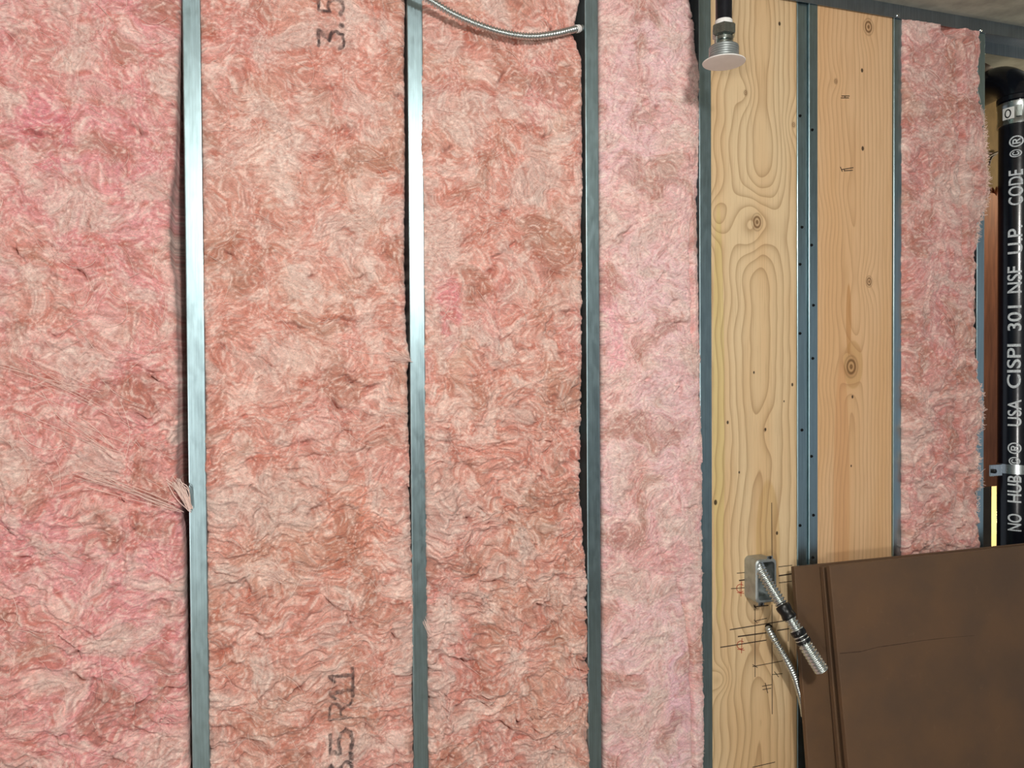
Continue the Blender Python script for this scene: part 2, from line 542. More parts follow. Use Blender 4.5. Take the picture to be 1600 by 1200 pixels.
def ink_mask(Xg, Zg, ch, px_top, px_base, py_start, py_end, hw):
    """glyph read upwards: reading direction +z, letter tops towards -x"""
    a = P(px_base, py_start, -0.01); b = P(px_top, py_end, -0.01)
    Xg = Xg + 0.0016 * fbm(Xg * 110, Zg * 110, 71, 2); Zg = Zg + 0.0016 * fbm(Xg * 110, Zg * 110, 75, 2)
    xb, xt = a.x, b.x; z0, z1 = a.z, b.z
    msk = np.zeros_like(Xg)
    for st in GLYPH[ch]:
        pts = [(xb + (xt - xb) * gy, z0 + (z1 - z0) * gx) for gx, gy in st]
        for (x0, y0), (x1, y1) in zip(pts, pts[1:]):
            dx, dy = x1 - x0, y1 - y0
            L2 = dx * dx + dy * dy + 1e-12
            t = np.clip(((Xg - x0) * dx + (Zg - y0) * dy) / L2, 0, 1)
            d = np.hypot(Xg - x0 - t * dx, Zg - y0 - t * dy)
            msk = np.maximum(msk, 1 - sstep(hw * 0.7, hw * 1.3, d))
    return msk

def edge_curve(pts, zs, Y=0.0):
    ps = sorted([(P(x, y, Y).z, P(x, y, Y).x) for y, x in pts])
    return np.interp(zs, [p[0] for p in ps], [p[1] for p in ps])

def batt(label, bay, left, right, seed, res, zfine, proud, bulge, angle, palette, rough=1.0,
         ink=(), dents=(), folds=(), blobs=(), edge_r=(0.016, 0.016), nwisp=380, wrinkle=None, edge_amp=0.0018):
    xa, xb = bay
    zlo, zhi = zfine
    zs = np.concatenate([np.arange(0.02, zlo, 0.03), np.arange(zlo, zhi, res), np.arange(zhi, CEIL - 0.006, 0.03), [CEIL - 0.006]])
    nz = len(zs)
    nx = int((xb - xa) / res)
    t = np.linspace(0, 1, nx)
    xl = edge_curve(left, zs) if left else np.full(nz, xa)
    xr = edge_curve(right, zs)
    xr = xr + edge_amp * fbm(zs * 60, zs * 0 + seed, seed + 40, 3)
    if left: xl = xl + edge_amp * 0.7 * fbm(zs * 60, zs * 0 + seed, seed + 44, 3)
    Xg = xl[:, None] * (1 - t) + xr[:, None] * t
    Zg = np.repeat(zs[:, None], nx, 1)
    # flow of the fibres
    th = angle(Xg, Zg) + 1.3 * fbm(Xg * 6, Zg * 6, seed + 1, 3) + 0.9 * fbm(Xg * 22, Zg * 22, seed + 2, 2)
    rs = np.random.RandomState(seed)
    white = rs.randn(nz, nx)
    fine = lic(white, th, 7)
    fine2 = lic(rs.randn(nz, nx), th + 0.5 * fbm(Xg * 40, Zg * 40, seed + 5, 2), 5)
    coarse = lic(blur(rs.randn(nz, nx), 6), th, 16)
    clump = lic(blur(rs.randn(nz, nx), 26), th, 26)
    # warped domain along the flow
    wx = Xg + 0.03 * fbm(Xg * 9, Zg * 9, seed + 6, 3); wz = Zg + 0.03 * fbm(Xg * 9, Zg * 9, seed + 7, 3)
    am = float(np.mean(angle(Xg, Zg)))
    ca, sa = math.cos(am), math.sin(am)
    al = wx * ca + wz * sa; ac = -wx * sa + wz * ca
    ridge = 1 - np.abs(perlin(al * 9, ac * 24, seed + 8))
    ridge2 = 1 - np.abs(perlin(al * 17, ac * 46, seed + 9))
    cm = sstep(-0.05, 0.5, fbm(Xg * 7, Zg * 7, seed + 10, 2))
    cm2 = sstep(0.0, 0.5, fbm(Xg * 9, Zg * 9, seed + 11, 2))
    wr = wrinkle(Xg, Zg) if wrinkle else 1.0
    crease = (sstep(0.93, 1.0, ridge) * cm * sstep(0.0, 0.35, fbm(Xg * 16, Zg * 16, seed + 31, 2)) + 0.6 * sstep(0.92, 1.0, ridge2) * cm2 * sstep(0.0, 0.35, fbm(Xg * 22, Zg * 22, seed + 32, 2))) * wr
    lay = fbm(al * 8, ac * 20, seed + 12, 4)
    layers = sstep(-0.03, 0.03, lay - 0.12) + sstep(-0.03, 0.03, lay + 0.25) + 0.7 * sstep(-0.025, 0.025, fbm(al * 14, ac * 34, seed + 13, 3) - 0.2)
    tt = np.repeat(t[None, :], nz, 0)
    h = proud + bulge * np.sqrt(np.clip(np.sin(np.pi * tt), 0, 1)) \
        + rough * (0.0060 * fbm(Xg * 7, Zg * 6, seed + 14, 3) + 0.0030 * fbm(wx * 26, wz * 26, seed + 15, 3) + 0.0011 * fbm(wx * 90, wz * 100, seed + 33, 3)
                   + (0.0001 + 0.0007 * wr * wr) * coarse + (0.0002 + 0.0007 * wr * wr) * clump + 0.00045 * fine + 0.00045 * fine2 + 0.0019 * layers * wr * wr - 0.0100 * crease)
    pits = sstep(0.5, 0.8, fbm(wx * 24, wz * 30, seed + 16, 2)) * rough
    h -= 0.006 * pits * wr
    pit_list = []
    for k in range(int(46 * (xb - xa) / 0.37)):
        cx = rs.uniform(xl.min() + 0.02, xr.max() - 0.02); cz = rs.uniform(zlo, zhi)
        a = angle(np.array([[cx]]), np.array([[cz]]))[0, 0] + rs.normal(0, 0.7)
        la, lb = rs.uniform(0.006, 0.022), rs.uniform(0.0025, 0.006)
        dp_ = rs.uniform(0.005, 0.016) * (0.6 + 0.4 * rough)
        pit_list.append((cx, cz, a, la, lb, dp_))
    pit_tint = np.zeros_like(Xg)
    for cx, cz, a, la, lb, dp_ in pit_list:
        r0, r1 = np.searchsorted(zs, cz - 0.08), np.searchsorted(zs, cz + 0.08)
        dx = Xg[r0:r1] - cx + 0.006 * fbm(Xg[r0:r1] * 45, Zg[r0:r1] * 45, seed + 60, 2); dz = Zg[r0:r1] - cz + 0.006 * fbm(Xg[r0:r1] * 45, Zg[r0:r1] * 45, seed + 63, 2)
        ua = dx * math.cos(a) + dz * math.sin(a); ub = -dx * math.sin(a) + dz * math.cos(a)
        g = np.exp(-(ua / la) ** 2 - (ub / lb) ** 2)
        h[r0:r1] -= dp_ * g
        h[r0:r1] += 0.35 * dp_ * np.exp(-(ua / (la * 1.1)) ** 2 - ((ub - 2.2 * lb) / (lb * 1.3)) ** 2)
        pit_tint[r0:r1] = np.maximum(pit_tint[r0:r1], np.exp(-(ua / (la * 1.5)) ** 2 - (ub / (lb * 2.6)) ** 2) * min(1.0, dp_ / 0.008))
    for (px, py, rx, rz, dp) in dents:
        c = P(px, py, -0.01)
        h -= dp * np.exp(-((Xg - c.x) / rx) ** 2 - ((Zg - c.z) / rz) ** 2)
    for (pts, wd, dp) in folds:       # vertical creases: (list of (y, x) pixels, half width, depth)
        fx = edge_curve(pts, zs, -0.008)[:, None]
        zz = sorted(P(x, y, -0.008).z for y, x in pts)
        win = sstep(zz[0] - 0.02, zz[0] + 0.04, Zg) * (1 - sstep(zz[-1] - 0.04, zz[-1] + 0.02, Zg))
        d = Xg - fx + 0.003 * fbm(Zg * 30, Zg * 0, seed + 20, 2)
        h -= dp * win * (np.exp(-(d / wd) ** 2) + 0.08 * sstep(-wd, wd, d))
    for side, r in ((0, edge_r[0]), (1, edge_r[1])):
        if side == 0 and not left: continue
        d = (Xg - xl[:, None]) if side == 0 else (xr[:, None] - Xg)
        q = np.clip(1 - d / r, 0, 1)
        h -= r * 0.8 * (1 - np.sqrt(np.clip(1 - q * q, 0, 1)))
    # colour of the wool, darker and rustier in the pits
    n1 = fbm(Xg * 5, Zg * 4, seed + 21, 3); n2 = fbm(wx * 15, wz * 19, seed + 22, 4); n3 = fbm(wx * 20, wz * 24, seed + 23, 4); n4 = fbm(wx * 3.2, wz * 3.2, seed + 24, 3)
    n5 = fbm(al * 26, ac * 60, seed + 25, 4)
    base, alt, pk, cr, ru = palette
    col = base[None, None, :] * np.ones((nz, nx, 1))
    def over(col, msk, c): return col * (1 - msk[..., None]) + c[None, None, :] * msk[..., None]
    col = over(col, sstep(-0.25, 0.5, n1), alt)
    col = over(col, pk * sstep(0.05, 0.65, n4), PINK)
    for (px, py, rx, rz, c, amt) in blobs:
        k = P(px, py, -0.01)
        q = ((Xg - k.x) / rx) ** 2 + ((Zg - k.z) / rz) ** 2 + 0.6 * n2
        col = over(col, amt * (1 - sstep(0.2, 1.2, q)), c)
    col = over(col, cr * sstep(0.1, 0.75, n2 + 0.22 * clump), CREAM)
    col = over(col, 0.8 * ru * sstep(0.12, 0.85, n3 - 0.12 * clump), RUST)
    col = over(col, 0.35 * ru * sstep(0.25, 0.8, n5), RUST)
    col = over(col, 0.45 * cr * sstep(0.25, 0.8, -n5), CREAM)
    n6 = fbm(wx * 7.5 + 3, wz * 9, seed + 26, 4)
    col = over(col, 0.62 * sstep(0.05, 0.6, n6), GREY)
    col = over(col, 0.55 * sstep(0.12, 0.7, -n6), BROWN * 1.04)
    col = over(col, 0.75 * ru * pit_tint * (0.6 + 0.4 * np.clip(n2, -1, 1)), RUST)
    fl = fbm(wx * 120, wz * 150, seed + 34, 3)
    fl2 = fbm(wx * 48, wz * 60, seed + 35, 3)
    col = over(col, 0.26 * sstep(0.1, 0.8, fl2), CREAM)
    col = over(col, 0.22 * sstep(0.15, 0.8, -fl2), RUST)
    col = over(col, 0.55 * sstep(0.1, 0.8, fl), CREAM)
    col = over(col, 0.36 * sstep(0.1, 0.8, -fl), RUST * 0.95)
    col = col * (1 + 0.062 * np.clip(fine, -2.5, 2.5) + 0.055 * np.clip(fine2, -2.5, 2.5) + 0.022 * np.clip(coarse, -2, 2))[..., None]
    for args in ink:
        mk = ink_mask(Xg, Zg, *args) * np.clip(0.72 + 0.45 * fbm(Xg * 90, Zg * 90, seed + 30, 3) + 0.08 * fine, 0, 0.93)
        col = over(col, mk, np.array(srgb(62, 52, 54)))
    col = np.clip(col, 0.01, 0.95)
    # mesh: front grid, then the flanks back into the bay, wrapped behind
    xin_l = np.maximum(xl, xa + 0.0015); xin_r = np.minimum(xr, xb - 0.0015)
    Yf = -h
    bl = np.full(nz, xa + 0.0012) if left else xin_l; br = np.full(nz, xb - 0.0012)
    cols_x = [bl, xin_l, xin_l] + [Xg[:, i] for i in range(nx)] + [xin_r, xin_r, br]
    yb = np.full(nz, DEPTH)
    def flank(i): return np.maximum(Yf[:, i] + 0.002, 0.004)
    gl = 0.080 + 0.004 * fbm(zs * 40, zs * 0, seed + 50, 3)
    cols_y = [yb, gl, flank(0)] + [Yf[:, i] for i in range(nx)] + [flank(nx - 1), gl, yb]
    VX = np.stack(cols_x, 1); VY = np.stack(cols_y, 1)
    # keep the wool in front of the track flange out of it
    top = Zg[:, :1] > TRACK_Z - 0.004
    VY = np.where(top & (VY < 0.001), 0.001, VY)
    VZ = np.repeat(zs[:, None], nx + 6, 1)
    nc = nx + 6
    C = np.concatenate([col[:, :1]] * 3 + [col] + [col[:, -1:]] * 3, 1)
    base_pt = Vector(((xa + xb) / 2, DEPTH / 2, 0.02))
    co = np.stack([VX - base_pt.x, VY - base_pt.y, VZ - base_pt.z], 2).reshape(-1, 3).astype(np.float32)
    idx = np.arange(nz * nc).reshape(nz, nc)
    nxt = np.roll(idx, -1, 1)
    f = np.stack([idx[:-1], nxt[:-1], nxt[1:], idx[1:]], 2).reshape(-1, 4)
    me = bpy.data.meshes.new('wool')
    me.vertices.add(len(co)); me.vertices.foreach_set('co', co.ravel())
    me.loops.add(f.size); me.loops.foreach_set('vertex_index', f.ravel().astype(np.int32))
    me.polygons.add(len(f)); me.polygons.foreach_set('loop_start', np.arange(0, f.size, 4, dtype=np.int32))
    me.polygons.foreach_set('use_smooth', np.ones(len(f), dtype=bool))
    me.update(calc_edges=True)
    at = me.color_attributes.new('tint', 'FLOAT_COLOR', 'POINT')
    at.data.foreach_set('color', np.concatenate([C.reshape(-1, 3), np.ones((nz * nc, 1))], 1).astype(np.float32).ravel())
    me.materials.append(M['wool'])
    e = empty('insulation_batt', base_pt)
    tag(e, label, 'insulation', 'pink insulation batts between the studs')
    o = bpy.data.objects.new('wool', me); COL.objects.link(o); o.parent = e
    # loose strands lying on the face
    bm = bmesh.new()
    i0, i1 = np.searchsorted(zs, zlo + 0.02), np.searchsorted(zs, min(zhi, TRACK_Z) - 0.04)
    for k in range(nwisp):
        r, c = rs.randint(i0, i1), rs.randint(6, nx - 6)
        L = rs.uniform(0.012, 0.06) if rs.rand() < 0.85 else rs.uniform(0.05, 0.11)
        x, z = Xg[r, c], zs[r]
        a = th[r, c] + rs.normal(0, 0.5); curl = rs.normal(0, 18.0)
        pts = []
        n = 9; st = L / n
        lift = rs.uniform(0.0002, 0.0016)
        for q in range(n + 1):
            rr = int(np.clip(np.searchsorted(zs, z), 0, nz - 1))
            cc = int(round((x - xl[rr]) / max(xr[rr] - xl[rr], 1e-6) * (nx - 1)))
            if cc < 2 or cc > nx - 3: break
            pts.append((x, z, h[rr, cc] + lift * (0.5 + math.sin(q / n * math.pi))))
            x += math.cos(a) * st; z = min(z + math.sin(a) * st, TRACK_Z - 0.01); a += curl * st
        if len(pts) < 4: continue
        hh = [p[2] for p in pts]
        hs = [max(hh[max(0, i - 1):i + 2]) for i in range(len(hh))]
        tube_into(bm, [Vector((p[0], -hs[i], p[1])) for i, p in enumerate(pts)], rs.uniform(0.0002, 0.0005), 3, False)
    w = link('loose_strands', from_bm(bm, 'loose_strands'), M['wisp'], e, smooth=True)
    w['kind'] = 'stuff'
    # fuzz standing off the right edge
    return e, (zs, xl, xr, h)

zt = P(0, -40, -0.01).z + 0.12; zb = P(1104, 1230, -0.01).z
def along(px, w):   # stud edges that follow the plumb line in the picture
    return [(-60, px[0] - (px[1] - px[0]) * 0.05), (1260, px[1] + (px[1] - px[0]) * 0.05)]

dg = math.radians
zmid = P(150, 760, 0).z; zlow = P(150, 560, 0).z
def ang_a(Xg, Zg): return dg(-35) + dg(30) * sstep(zmid + 0.08, zmid - 0.12, Zg) * 1.0
def lowmore(z0, lo=0.7, hi=1.35):
    return lambda Xg, Zg: hi + (lo - hi) * sstep(z0 - 0.25, z0 + 0.25, Zg)

A, _ = batt('pink batt at the far left edge, streaked diagonally, beside the widest stud', (S0[1] + 0.002, S1[0]), None,
    [(-60, 285), (0, 283), (70, 281), (140, 278), (200, 276), (260, 274), (300, 268), (350, 265), (400, 266), (440, 274), (500, 276), (600, 279), (700, 277),
     (740, 276), (770, 284), (800, 283), (850, 288), (950, 290), (1050, 291), (1100, 295), (1260, 297)],
    3, 0.0017, (zb, zt), 0.002, 0.004, ang_a, (np.array(srgb(218, 154, 148)), PINK, 0.75, 0.42, 0.55), 1.0, wrinkle=lowmore(zlow),
    blobs=[(70, 200, 0.06, 0.07, MAGENTA, 0.5), (180, 520, 0.06, 0.05, PALE, 0.45), (60, 470, 0.06, 0.07, TAN, 0.5), (40, 380, .05, .05, TAN, .5), (30, 760, .06, .06, TAN, .45),
           (150, 1080, 0.12, 0.12, PINK, 0.6), (84, 862, 0.004, 0.010, np.array(srgb(205, 70, 90)), 0.9)],
    dents=[(190, 880, 0.006, 0.03, 0.006), (150, 830, 0.03, 0.008, 0.006)])
B, _ = batt('salmon batt printed 3.5 and R11, between the two leftmost studs', (S1[1], S2[0]), along((311, 327), 0),
    [(-60, 634), (0, 634), (100, 633), (300, 634), (400, 633), (530, 636), (550, 641), (565, 641), (580, 637), (700, 640), (800, 642), (900, 645), (1000, 647), (1100, 645), (1260, 647)],
    17, 0.0017, (zb, zt), 0.001, 0.006, lambda Xg, Zg: dg(-6) + 0 * Xg, (SALMON, TAN, 0.25, 0.5, 0.65), 0.95, wrinkle=lowmore(zlow, 0.45, 1.3),
    ink=[('3', 498, 538, 76, 45, 0.0032), ('.', 500, 536, 43, 31, 0.0036), ('5', 498, 537, 24, -8, 0.0034),
         ('1', 515, 551, 1067, 1046, 0.0036), ('1', 515, 551, 1091, 1071, 0.0036), ('R', 514, 551, 1124, 1098, 0.0028),
         ('5', 516, 551, 1176, 1144, 0.0036), ('.', 516, 551, 1190, 1178, 0.0036), ('3', 516, 551, 1222, 1192, 0.0036)],
    blobs=[(420, 250, 0.06, 0.05, CREAM, 0.35), (480, 560, 0.09, 0.05, CREAM, 0.35), (420, 890, 0.03, 0.03, CREAM, 0.5), (570, 830, 0.10, 0.12, np.array(srgb(230, 146, 126)), 0.5),
           (470, 270, 0.002, 0.002, np.array(srgb(150, 30, 30)), 0.9), (1, 1, .001, .001, PINK, 0)],
    dents=[(420, 750, 0.010, 0.008, 0.010), (615, 1110, 0.05, 0.004, 0.008), (480, 715, 0.05, 0.006, 0.004)])
C_, _ = batt('salmon batt crossed by the sagging armoured cable at the top', (S2[1], S3[0]), along((655, 669), 0),
    [(-60, 908), (0, 907), (30, 901), (48, 897), (70, 903), (90, 909), (150, 912), (300, 911), (500, 911), (600, 910), (700, 908), (760, 905), (800, 908), (870, 913), (900, 917), (1000, 918), (1140, 920), (1260, 921)],
    29, 0.0017, (zb, zt), 0.001, 0.006, lambda Xg, Zg: dg(-14) + 0 * Xg, (SALMON, TAN, 0.35, 0.5, 0.62), 1.0, wrinkle=lowmore(zlow, 0.4, 1.45),
    blobs=[(700, 470, 0.03, 0.10, np.array(srgb(228, 144, 156)), 0.55), (850, 150, 0.05, 0.09, PINK, 0.5), (720, 640, 0.03, 0.05, CREAM, 0.5), (860, 930, 0.05, 0.05, CREAM, 0.5), (700, 960, .03, .03, CREAM, .55), (740, 1090, 0.05, 0.07, RUST, 0.4)],
    dents=[(745, 1003, 0.03, 0.012, 0.008), (900, 905, 0.05, 0.003, 0.008)])
D, _ = batt('narrow pale pink smooth batt beside the knotty plank and its dark stud', (S3[1], S4[0] + 0.012), along((936, 944), 0),
    [(-60, 1078), (0, 1080), (40, 1087), (60, 1087), (110, 1095), (160, 1095), (330, 1091), (400, 1093), (550, 1096), (650, 1098), (800, 1100), (950, 1101), (1260, 1104)],
    43, 0.0017, (zb, min(CEIL - 0.01, P(1100, -30, 0).z)), 0.003, 0.009, lambda Xg, Zg: dg(12) + 0 * Xg, (np.array(srgb(236, 196, 198)), np.array(srgb(234, 188, 184)), 0.4, 0.45, 0.22), 0.7, wrinkle=lambda a, b: 0.4,
    blobs=[(960, 500, 0.03, 0.12, np.array(srgb(240, 176, 188)), 0.6), (1060, 1100, 0.04, 0.14, np.array(srgb(238, 190, 204)), 0.7), (1000, 740, 0.03, 0.08, RUST, 0.3)],
    folds=[([(350, 1080), (540, 1084)], 0.004, 0.012), ([(900, 1058), (960, 1073), (1010, 1080), (1240, 1086)], 0.004, 0.014)], edge_r=(0.014, 0.02), nwisp=260)
E, eg = batt('pink batt shaded darker in its colour, farthest from the camera, next to the black pipe', (S6[1], S7[0]), [(0, 1408), (860, 1407)],
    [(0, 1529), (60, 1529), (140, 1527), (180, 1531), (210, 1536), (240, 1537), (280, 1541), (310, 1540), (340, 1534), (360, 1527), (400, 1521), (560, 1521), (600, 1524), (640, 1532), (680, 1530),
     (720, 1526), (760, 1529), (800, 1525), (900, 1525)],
    57, 0.0023, (P(1460, 900, 0).z, TRACK_Z - 0.001), 0.005, 0.012, lambda Xg, Zg: dg(8) + 0 * Xg, (np.array(srgb(206, 154, 146)), np.array(srgb(206, 146, 142)), 0.4, 0.4, 0.45), 1.0, wrinkle=lowmore(P(1460, 560, 0).z, 0.5, 1.4),  # palette lowered so the colour carries the dimmer light at this end
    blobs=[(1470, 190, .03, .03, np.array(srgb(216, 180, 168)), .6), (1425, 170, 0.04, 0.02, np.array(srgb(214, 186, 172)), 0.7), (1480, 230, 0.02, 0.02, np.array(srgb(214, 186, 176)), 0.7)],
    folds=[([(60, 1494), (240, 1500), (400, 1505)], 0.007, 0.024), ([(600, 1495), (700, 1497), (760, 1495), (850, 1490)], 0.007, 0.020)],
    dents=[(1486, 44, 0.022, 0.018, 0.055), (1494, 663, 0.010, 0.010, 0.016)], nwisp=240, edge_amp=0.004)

# fuzzy torn edge of the farthest batt
rs = np.random.RandomState(5)
bm = bmesh.new()
zs_, xl_, xr_, h_ = eg
for k in range(1500):
    z = rs.uniform(P(1535, 380, 0).z, P(1535, 170, 0).z) if k < 1000 else rs.uniform(P(1530, 800, 0).z, P(1530, 600, 0).z)
    r = int(np.searchsorted(zs_, z)); x = xr_[r] - rs.uniform(0.001, 0.012)
    y = -h_[r, -6] + rs.uniform(0, 0.010)
    a = rs.normal(0.1, 0.8); L = rs.uniform(0.004, 0.012)
    p = Vector((x, y, z)); d = Vector((math.cos(a), rs.normal(-0.2, 0.4), math.sin(a))).normalized()
    pts = [p]
    for q in range(4):
        pts.append(pts[-1] + d * L / 4); d = (d + Vector((0, 0, rs.normal(0, 0.35)))).normalized()
    tube_into(bm, pts, rs.uniform(0.0003, 0.0008), 3, False)
o = link('edge_fuzz', from_bm(bm, 'edge_fuzz'), M['wisp'], E, smooth=True); o['kind'] = 'stuff'

def tuft(parent, pts, wmax, seed, mat):
    """flattened curl of wool: pts = list of world points"""
    path = resample(spline(pts, 12), 0.003)
    rs = np.random.RandomState(seed)
    bm = bmesh.new()
    n = len(path)
    tube_into(bm, path, lambda s: 0.0012 + wmax * math.sin(math.pi * min(1, max(0, s / (0.003 * n)))) ** 0.7, 10)
    for v in bm.verts:
        v.co += Vector(rs.normal(0, 0.0006, 3))
    return link('loose_tuft', from_bm(bm, 'loose_tuft'), mat, parent, smooth=True)
def lock(parent, a, b, n, spread_a, spread_b, sag, seed, rad=(0.0003, 0.0007)):
    '''a lock of combed-out strands from pixel point a to pixel point b'''
    rs = np.random.RandomState(seed)
    bm = bmesh.new()
    pa, pb = P(*a), P(*b)
    for k in range(n):
        s0 = pa + Vector((rs.normal(0, spread_a), rs.normal(0, spread_a * 0.35), rs.normal(0, spread_a)))
        s1 = pb + Vector((rs.normal(0, spread_b), rs.normal(0, spread_b * 0.35), rs.normal(0, spread_b)))
        mid = s0.lerp(s1, rs.uniform(0.4, 0.6)) + Vector((rs.normal(0, spread_a * 0.5), -abs(sag) * rs.uniform(0.5, 1.2), sag * rs.uniform(0.3, 1.0)))
        tube_into(bm, resample(spline([s0, mid, s1], 8), 0.004), rs.uniform(*rad), 3, False)
    o = link('loose_strands', from_bm(bm, 'loose_strands'), M['wisp'], parent, smooth=True)
    o['kind'] = 'stuff'
lock(A, (274, 754, -0.010), (297, 797, -0.004), 46, 0.0070, 0.0020, 0.009, 1, (0.0004, 0.0011))
lock(A, (140, 738, -0.014), (275, 796, -0.010), 12, 0.012, 0.006, 0.004, 2, (0.0003, 0.0009))
lock(A, (60, 640, -0.014), (190, 700, -0.013), 9, 0.016, 0.012, 0.003, 3, (0.0002, 0.0006))
lock(A, (20, 570, -0.014), (150, 625, -0.013), 9, 0.016, 0.012, 0.003, 4, (0.0002, 0.0006))
lock(B, (612, 560, -0.012), (641, 563, -0.004), 26, 0.007, 0.003, 0.004, 5)
lock(C_, (668, 970, -0.010), (682, 1005, -0.010), 14, 0.005, 0.004, 0.004, 6)
lock(B, (415, 890, -0.014), (450, 905, -0.013), 16, 0.012, 0.008, 0.005, 7)

# ------------------------------------------------------------------ planks
def plank(label, x0, x1, yf, mat, bow=0.0):
    bx = (x0 + x1) / 2
    e = empty('wood_plank', (x0, 0.0, 0.0))
    tag(e, label, 'plank', 'wooden planks between the studs')
    bm = bmesh.new()
    box_bm(bm, x0, x1, yf, yf + 0.038, 0.01, CEIL - 0.003, 0.002)
    link('board', from_bm(bm, 'board'), mat, e)
    return e
W1 = (S4[1] + 0.0005, S5A[0] - 0.0003)
W2 = (S5B[1] + 0.0005, S6[0] - 0.0005)
YW1, YW2 = 0.006, 0.004
def loc(px, py, x0, Y): p = P(px, py, Y); return p.x - x0, p.z
def kn(px, py, amp, sx, sz, rc, x0, Y): a, b = loc(px, py, x0, Y); return (a, b, amp, sx, sz, rc)
k1 = [kn(1183, 347, 4.2, 0.055, 0.080, 0.016, W1[0], YW1), kn(1165, 145, 1.8, 0.030, 0.045, 0.006, W1[0], YW1), kn(1117, 338, -3.0, 0.035, 0.05, 0.0, W1[0], YW1),
      kn(1240, 195, 1.8, 0.03, 0.05, 0.006, W1[0], YW1), kn(1195, 672, 1.6, 0.03, 0.07, 0.004, W1[0], YW1), kn(1195, 1010, 2.2, 0.05, 0.08, 0.0, W1[0], YW1),
      kn(1126, 1062, 2.4, 0.028, 0.03, 0.0, W1[0], YW1), kn(1203, 830, 1.6, 0.035, 0.14, 0.0, W1[0], YW1), kn(1198, 60, -1.2, 0.04, 0.14, 0.0, W1[0], YW1), kn(1205, 240, -1.6, .04, .10, 0, W1[0], YW1)]
d1 = [(*loc(x, y, W1[0], YW1), r) for x, y, r in ((1137, 660, 0.0030), (1118, 785, 0.0045), (1155, 738, 0.0022), (1178, 582, 0.0024), (1214, 833, 0.0032), (1218, 37, 0.0034), (1196, 671, 0.0028), (1238, 601, 0.003), (1225, 627, 0.0018))]
pt1 = [(*loc(1200, 850, W1[0], YW1), 0.034, 0.155, (198, 160, 102), 0.55), (*loc(1123, 650, W1[0], YW1), 0.016, 0.5, (208, 190, 120), 0.5)]
M['plank_knotty'] = wood_mat('knotty_fir', W1[1] - W1[0], (222, 196, 156), (146, 104, 64), (216, 182, 138), k1, d1, 0.56, 13.0, 1.7, 0.62, pt1)
k2 = [kn(1330, 573, 3.4, 0.030, 0.075, 0.021, W2[0], YW2), kn(1358, 440, 1.6, 0.026, 0.04, 0.011, W2[0], YW2), kn(1357, 42, 1.6, 0.03, 0.05, 0.016, W2[0], YW2), kn(1306, 127, 1.0, 0.02, 0.03, 0.006, W2[0], YW2),
      kn(1327, 420, 1.5, 0.02, 0.10, 0.0, W2[0], YW2)]
d2 = [(*loc(x, y, W2[0], YW2), r) for x, y, r in ((1348, 232, 0.0040), (1347, 110, 0.0036), (1330, 728, 0.0022), (1332, 620, 0.003))]
pt2 = [(*loc(1326, 500, W2[0], YW2), 0.008, 0.09, (186, 130, 72), 0.6), (*loc(1333, 570, W2[0], YW2), 0.030, 0.06, (186, 142, 84), 0.45), (*loc(1315, 780, W2[0], YW2), 0.025, 0.35, (208, 152, 104), 0.5)]
M['plank_straight'] = wood_mat('straight_fir', W2[1] - W2[0], (222, 184, 142), (166, 118, 76), (218, 176, 130), k2, d2, 0.45, 20.0, 6.3, 0.50, pt2)
PL1 = plank('pale knotty plank with heart-shaped grain, steel box and pencil marks', *W1, YW1, M['plank_knotty'])
PL2 = plank('straight-grained orange plank with round knots, above the brown sheets', *W2, YW2, M['plank_straight'])

def strokes(name, lines, Y, width, mat, parent):
    bm = bmesh.new()
    for ln in lines:
        w = width
        if isinstance(ln[-1], float): w = ln[-1]; ln = ln[:-1]
        pts = [P(x, y, Y) for x, y in ln]
        for a, b in zip(pts, pts[1:]):
            d = (b - a); L = d.length
            if L < 1e-6: continue
            d.normalize(); nrm = Vector((-d.z, 0, d.x)) * (w / 2)
            a2, b2 = a - d * w * 0.3, b + d * w * 0.3
            q = [a2 + nrm, a2 - nrm, b2 - nrm, b2 + nrm]
            fr = [bm.verts.new((v.x, Y - 0.0004, v.z)) for v in q]
            bk = [bm.verts.new((v.x, Y + 0.0002, v.z)) for v in q]
            bm.faces.new(fr); bm.faces.new(bk[::-1])
            for i in range(4): bm.faces.new((fr[i], bk[i], bk[(i + 1) % 4], fr[(i + 1) % 4]))
    return link(name, from_bm(bm, name), mat, parent)
def c5(*p): return [(1080 + x / 2.728, 760 + y / 2.728) for x, y in p]
pl = [c5((343, 70), (344, 300)), c5((344, 505), (345, 970)), c5((272, 505), (272, 812)), c5((412, 570), (413, 660)),
      c5((195, 370), (240, 366)), c5((372, 343), (430, 336)), c5((205, 401), (238, 397)) + [0.0028], c5((374, 381), (426, 373)) + [0.0030], c5((170, 436), (240, 431)), c5((374, 411), (428, 404)),
      c5((268, 513), (328, 507)) + [0.0024], c5((275, 573), (322, 562)), c5((165, 611), (400, 572)) + [0.0022], c5((200, 640), (325, 623)) + [0.0028], c5((368, 614), (424, 605)) + [0.0026],
      c5((125, 686), (320, 655)) + [0.0022], c5((262, 768), (388, 744)), c5((345, 802), (388, 798)), c5((303, 852), (342, 845)), c5((305, 866), (340, 860)), c5((262, 1197), (357, 1175)),
      c5((266, 505), (278, 520)), c5((268, 570), (280, 580)), c5((262, 760), (282, 772)), c5((355, 790), (372, 812)), c5((316, 838), (326, 880))]
strokes('pencil_marks', pl, YW1, 0.0016, M['pencil'], PL1)
